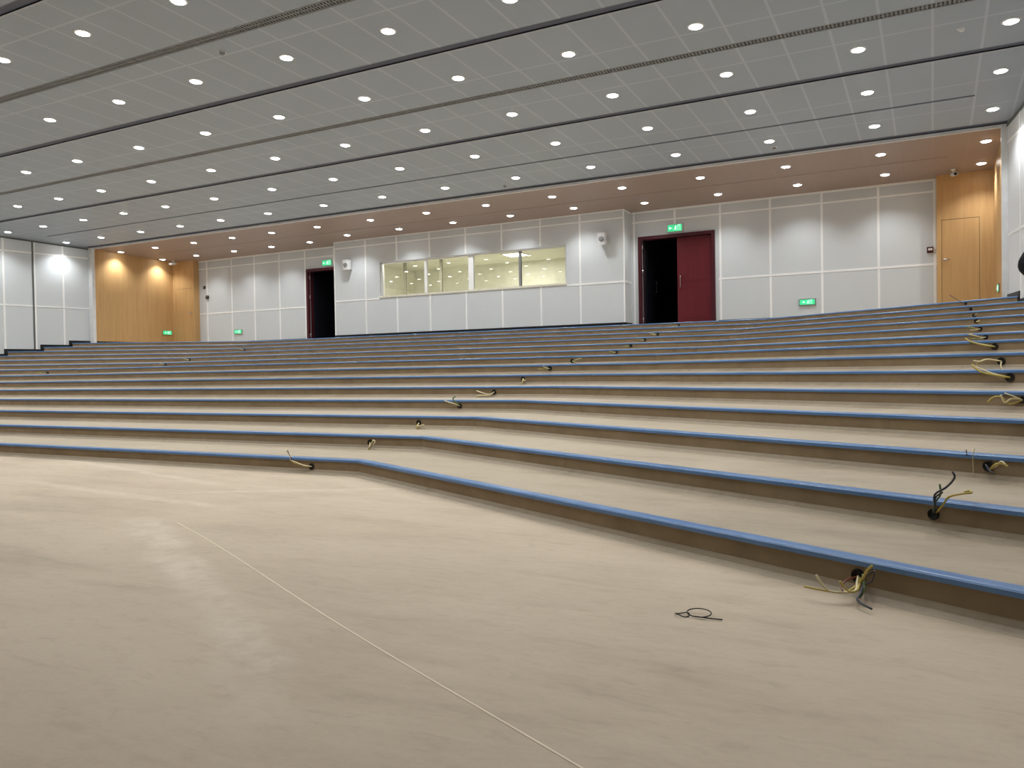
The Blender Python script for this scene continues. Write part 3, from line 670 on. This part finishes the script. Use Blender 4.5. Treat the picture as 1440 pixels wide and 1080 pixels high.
def speaker(loc, label):
    t = empty('wall_speaker', loc, (0,0,0)); tag(t, label, 'speaker', 'white wall speakers')
    b = MB(); b.hexa([(-.1,-.2,-.16),(.1,-.2,-.16),(.1,-.04,-.13),(-.1,-.04,-.13)], [(-.1,-.23,.15),(.1,-.23,.15),(.1,-.04,.15),(-.1,-.04,.15)]); b.build('cabinet', M['white'], t)
    M2 = Matrix.Translation((0,-.218,.0)) @ Matrix.Rotation(PI/2 - .1, 4, 'X')
    b = MB(); b.lathe([(0,.012),(.05,.010),(.072,.004),(.078,.0),(.078,-.01)], 20, 0, M2); b.build('speaker_cone', M['grille'], t)
    b = MB(); b.tube([(0,-.05,0),(0,0,0)], .018, 8); b.box((-.06,-.006,-.08),(.06,0,.08)); b.build('bracket', M['grille'], t)
speaker((-7.6, Y_BOOTH, 4.36), 'white box speaker right of the booth window')
speaker((-16.05, Y_BOOTH, 4.33), 'white box speaker left of the booth window')
t = empty('fire_alarm', (-.03, Y_BACK, 3.5)); tag(t, 'small dark red alarm box on rear wall beside right wood panel', 'alarm')
b = MB(); b.box((-.065,-.045,-.065),(.065,0,.065)); b.build('alarm_case', M['alarm'], t)
b = MB(); b.box((-.04,-.05,-.012),(.045,-.044,.035)); b.build('alarm_window', M['joint'], t)
t = empty('fire_alarm', (-22.88, Y_BACK, 3.76)); tag(t, 'small black control box on rear wall beside left wood panel', 'alarm')
b = MB(); b.box((-.06,-.045,-.06),(.06,0,.06)); b.build('alarm_case', M['black'], t)
b = MB(); b.box((-.03,-.05,.0),(.05,-.044,.03)); b.build('alarm_window', M['grille'], t)
t = empty('wall_button', (-23.02, Y_BACK, 4.12)); tag(t, 'tiny black button box high on the left of the rear wall', 'button')
b = MB(); b.box((-.04,-.04,-.05),(.04,0,.05)); b.build('button_case', M['black'], t)
b = MB(); b.lathe([(0,.01),(.018,.008),(.02,0)],12,0,Matrix.Translation((0,-.04,0))@Matrix.Rotation(PI/2,4,'X')); b.build('button', M['grille'], t)
def camera_unit(loc, rz, label):
    t = empty('security_camera', loc, (0,0,rz)); tag(t, label, 'camera', 'white security cameras')
    b = MB(); b.lathe([(0,0),(.05,0),(.05,-.02),(.018,-.03),(.015,-.09),(0,-.09)], 16); b.build('ceiling_mount', M['white'], t)
    b = MB(); b.tube([(.03,.09,-.09),(-.03,-.14,-.13)], .045, 12); b.build('camera_body', M['white'], t)
    b = MB(); b.tube([(-.03,-.14,-.13),(-.032,-.146,-.131)], .034, 12); b.build('lens_cover', M['black'], t)
camera_unit((.42, 19.6, zc(19.6)), .5, 'white security camera under the brown ceiling by right wood door')
camera_unit((-24.0, 19.75, zc(19.75)), -.6, 'white security camera under the brown ceiling in far left corner')
for x, y, lb in ((.37,12.19,'white ceiling detector in the tile beside the rightmost downlights'), (-8.82,8.16,'small dark ceiling detector behind the nearer air vent'), (-8.68,16.3,'small ceiling detector just ahead of the recess, above the booth'), (-2.7,16.25,'small ceiling detector ahead of the recess, above the right wall panels')):
    t = empty('smoke_detector', (x,y,zc(y)), (-math.atan(SLOPE),0,0)); tag(t, lb, 'detector', 'ceiling detectors')
    b = MB(); b.lathe([(0,-.008),(.055,-.008),(.055,0),(0,0)], 18); b.build('detector_base', M['white'], t)
    b = MB(); b.lathe([(0,-.04),(.025,-.038),(.04,-.02),(.042,-.008)], 18); b.build('detector_head', M['grille'] if x < -1 else M['white'], t)

# ------------------------------------------------------------------ the person whose elbow enters the frame at the right edge
m = N('skin'); nz = m.noise(m.coord(), 30, 4); M['skin'] = m.set(m.ramp(nz, [(.3, L(196,150,124)), (.7, L(208,164,138))]), .5, .35, 0, nz, .05, .002)
m = N('black_jacket_cloth'); nz = m.noise(m.coord(), 18, 5, .6, .5); M['jacket'] = m.set(m.ramp(nz, [(.3, L(16,17,22)), (.7, L(26,28,36))]), .7, .25, 0, nz, .4, .01)
m = N('grey_green_trousers'); nz = m.noise(m.coord(), 22, 5); M['trousers'] = m.set(m.ramp(nz, [(.3, L(58,62,58)), (.7, L(72,76,70))]), .8, .2, 0, nz, .3, .008)
m = N('dark_hair'); nz = m.noise(m.coord((6,6,1)), 40, 4); M['hair'] = m.set(m.ramp(nz, [(.3, L(14,12,12)), (.7, L(30,26,24))]), .5, .4, 0, nz, .4, .006)
def skinned(name, verts, edges, radii, mat, parent, root=0, sub=2):
    me = bpy.data.meshes.new(name); me.from_pydata(verts, edges, []); o = bpy.data.objects.new(name, me); C.objects.link(o)
    if parent: o.parent = parent
    md = o.modifiers.new('Skin', 'SKIN'); md.use_smooth_shade = True
    sk = me.skin_vertices[0].data
    for i, r in enumerate(radii):
        rr = r if isinstance(r, tuple) else (r, r)
        sk[i].radius = rr; sk[i].use_root = (i == root)
    s = o.modifiers.new('Subdivision', 'SUBSURF'); s.levels = sub; s.render_levels = sub
    me.materials.append(mat); return o
PX, PY_, PZ = .868, 5.22, ROWS[2][0][2]
t = empty('person', (PX, PY_, PZ), (0,0,R(8)))
tag(t, 'person in black jacket, elbow entering the frame at the right edge', 'person')
# facing the stage (local -y); hands tucked at the hips so the elbows stand out
V = [(0,0,.95),(0,0,1.10),(0,.01,1.26),(0,.02,1.40),(0,.01,1.50),(0,-.005,1.56),(0,-.02,1.64),(0,-.01,1.71)]
E_ = [(i,i+1) for i in range(7)]; Rr = [(.15,.10),(.13,.09),(.15,.10),(.16,.09),(.05,.05),(.066,.076),(.086,.10),(.066,.08)]
for s in (-1,1):
    n = len(V); V += [(s*.18,.02,1.39),(s*.27,.07,1.19),(s*.39,.10,1.04),(s*.30,.0,.99),(s*.21,-.07,.94),(s*.17,-.10,.90)]
    E_ += [(3,n),(n,n+1),(n+1,n+2),(n+2,n+3),(n+3,n+4),(n+4,n+5)]; Rr += [.058,.046,.04,.036,.03,.034]
    n = len(V); V += [(s*.10,0,.88),(s*.105,-.01,.50),(s*.11,.02,.10),(s*.115,-.06,.045),(s*.12,-.15,.03)]
    E_ += [(0,n),(n,n+1),(n+1,n+2),(n+2,n+3),(n+3,n+4)]; Rr += [.082,.058,.042,.04,.03]
body = skinned('body', V, E_, Rr, M['skin'], t)
for s in (-1,1):       # five short fingers per hand, curled into the pocket line
    for k, (a, ln) in enumerate(((-.6,.05),(-.25,.07),(0,.078),(.25,.07),(.5,.055))):
        bx, by, bz = s*.165, -.105, .885
        q = [(bx+a*.05, by, bz), (bx+a*.07, by-.012, bz-ln*.55), (bx+a*.06, by+.004, bz-ln)]
        f = MB(); f.tube(SPL(q), .009, 8, 0, .0065); f.build('finger', M['skin'], body)
j0 = [(0,0,.82),(0,0,1.0),(0,.01,1.2),(0,.02,1.40),(0,.012,1.50)]; je = [(i,i+1) for i in range(4)]; jr = [(.18,.13),(.175,.13),(.185,.13),(.19,.115),(.075,.07)]
for s in (-1,1):
    n = len(j0); j0 += [(s*.20,.025,1.40),(s*.275,.075,1.19),(s*.40,.105,1.04),(s*.305,.0,.99),(s*.225,-.05,.945)]
    je += [(3,n),(n,n+1),(n+1,n+2),(n+2,n+3),(n+3,n+4)]; jr += [.085,.072,.068,.056,.05]
skinned('jacket', j0, je, jr, M['jacket'], t)
tv = [(0,0,.90),(0,0,1.0)]; te = [(0,1)]; tr_ = [(.13,.1),(.125,.095)]
for s in (-1,1):
    n = len(tv); tv += [(s*.10,0,.86),(s*.107,-.01,.5),(s*.112,.02,.10)]; te += [(0,n),(n,n+1),(n+1,n+2)]; tr_ += [.1,.075,.065]
skinned('trousers', tv, te, tr_, M['trousers'], t)
for s in (-1,1):
    sh = skinned('shoe', [(s*.113,.05,.045),(s*.115,-.05,.045),(s*.122,-.17,.035)], [(0,1),(1,2)], [.05,.05,.04], M['black'], t, 0, 2)
skinned('hair', [(0,.03,1.60),(0,.035,1.68),(0,.005,1.74),(0,-.06,1.73)], [(0,1),(1,2),(2,3)], [(.07,.06),(.085,.075),(.085,.07),(.065,.04)], M['hair'], t)
for s in (-1,1):
    f = MB(); f.lathe([(0,.009),(.006,.006),(.0085,0),(.006,-.006),(0,-.009)], 10, 0, Matrix.Translation((s*.03,-.102,1.65))); f.build('eye', M['black'], t)
f = MB(); f.hexa([(-.016,-.10,1.61),(.016,-.10,1.61),(.014,-.09,1.605),(-.014,-.09,1.605)], [(-.006,-.135,1.615),(.006,-.135,1.615),(.005,-.10,1.66),(-.005,-.10,1.66)]); f.build('nose', M['skin'], t)
f = MB(); f.tube([(-.024,-.100,1.585),(0,-.108,1.583),(.024,-.100,1.585)], .006, 8); f.build('mouth', M['redwire'], t)

# ------------------------------------------------------------------ stage-side wall behind the camera closes the hall
b = MB(); b.box((-28.3,-4.4,-.2), (5.0,-4.2,6.1)); struct(b.build('wall_front', M['wall']), 'plain stage-side wall behind the viewpoint', 'wall')

# ------------------------------------------------------------------ world, camera, view
w = bpy.data.worlds.new('World'); SC.world = w; w.use_nodes = True
w.node_tree.nodes['Background'].inputs[0].default_value = (.5,.5,.52,1); w.node_tree.nodes['Background'].inputs[1].default_value = .0
cam = bpy.data.cameras.new('camera'); co = bpy.data.objects.new('camera', cam); C.objects.link(co)
cam.sensor_width = 36; cam.sensor_fit = 'HORIZONTAL'; cam.lens = F*36/1440; cam.clip_start = .05; cam.clip_end = 200
r_, u_, f_ = RY.col[0], RY.col[1], RY.col[2]
co.matrix_world = Matrix(((r_.x,u_.x,-f_.x,0),(r_.y,u_.y,-f_.y,0),(r_.z,u_.z,-f_.z,CAM_Z),(0,0,0,1)))
SC.camera = co
vs = SC.view_settings; vs.view_transform = 'Standard'; vs.look = 'None'; vs.gamma = 1; vs.use_curve_mapping = False; vs.exposure = 0.0
SC.cycles.use_light_tree = True; SC.cycles.max_bounces = 8; SC.cycles.diffuse_bounces = 5; SC.cycles.sample_clamp_indirect = 4
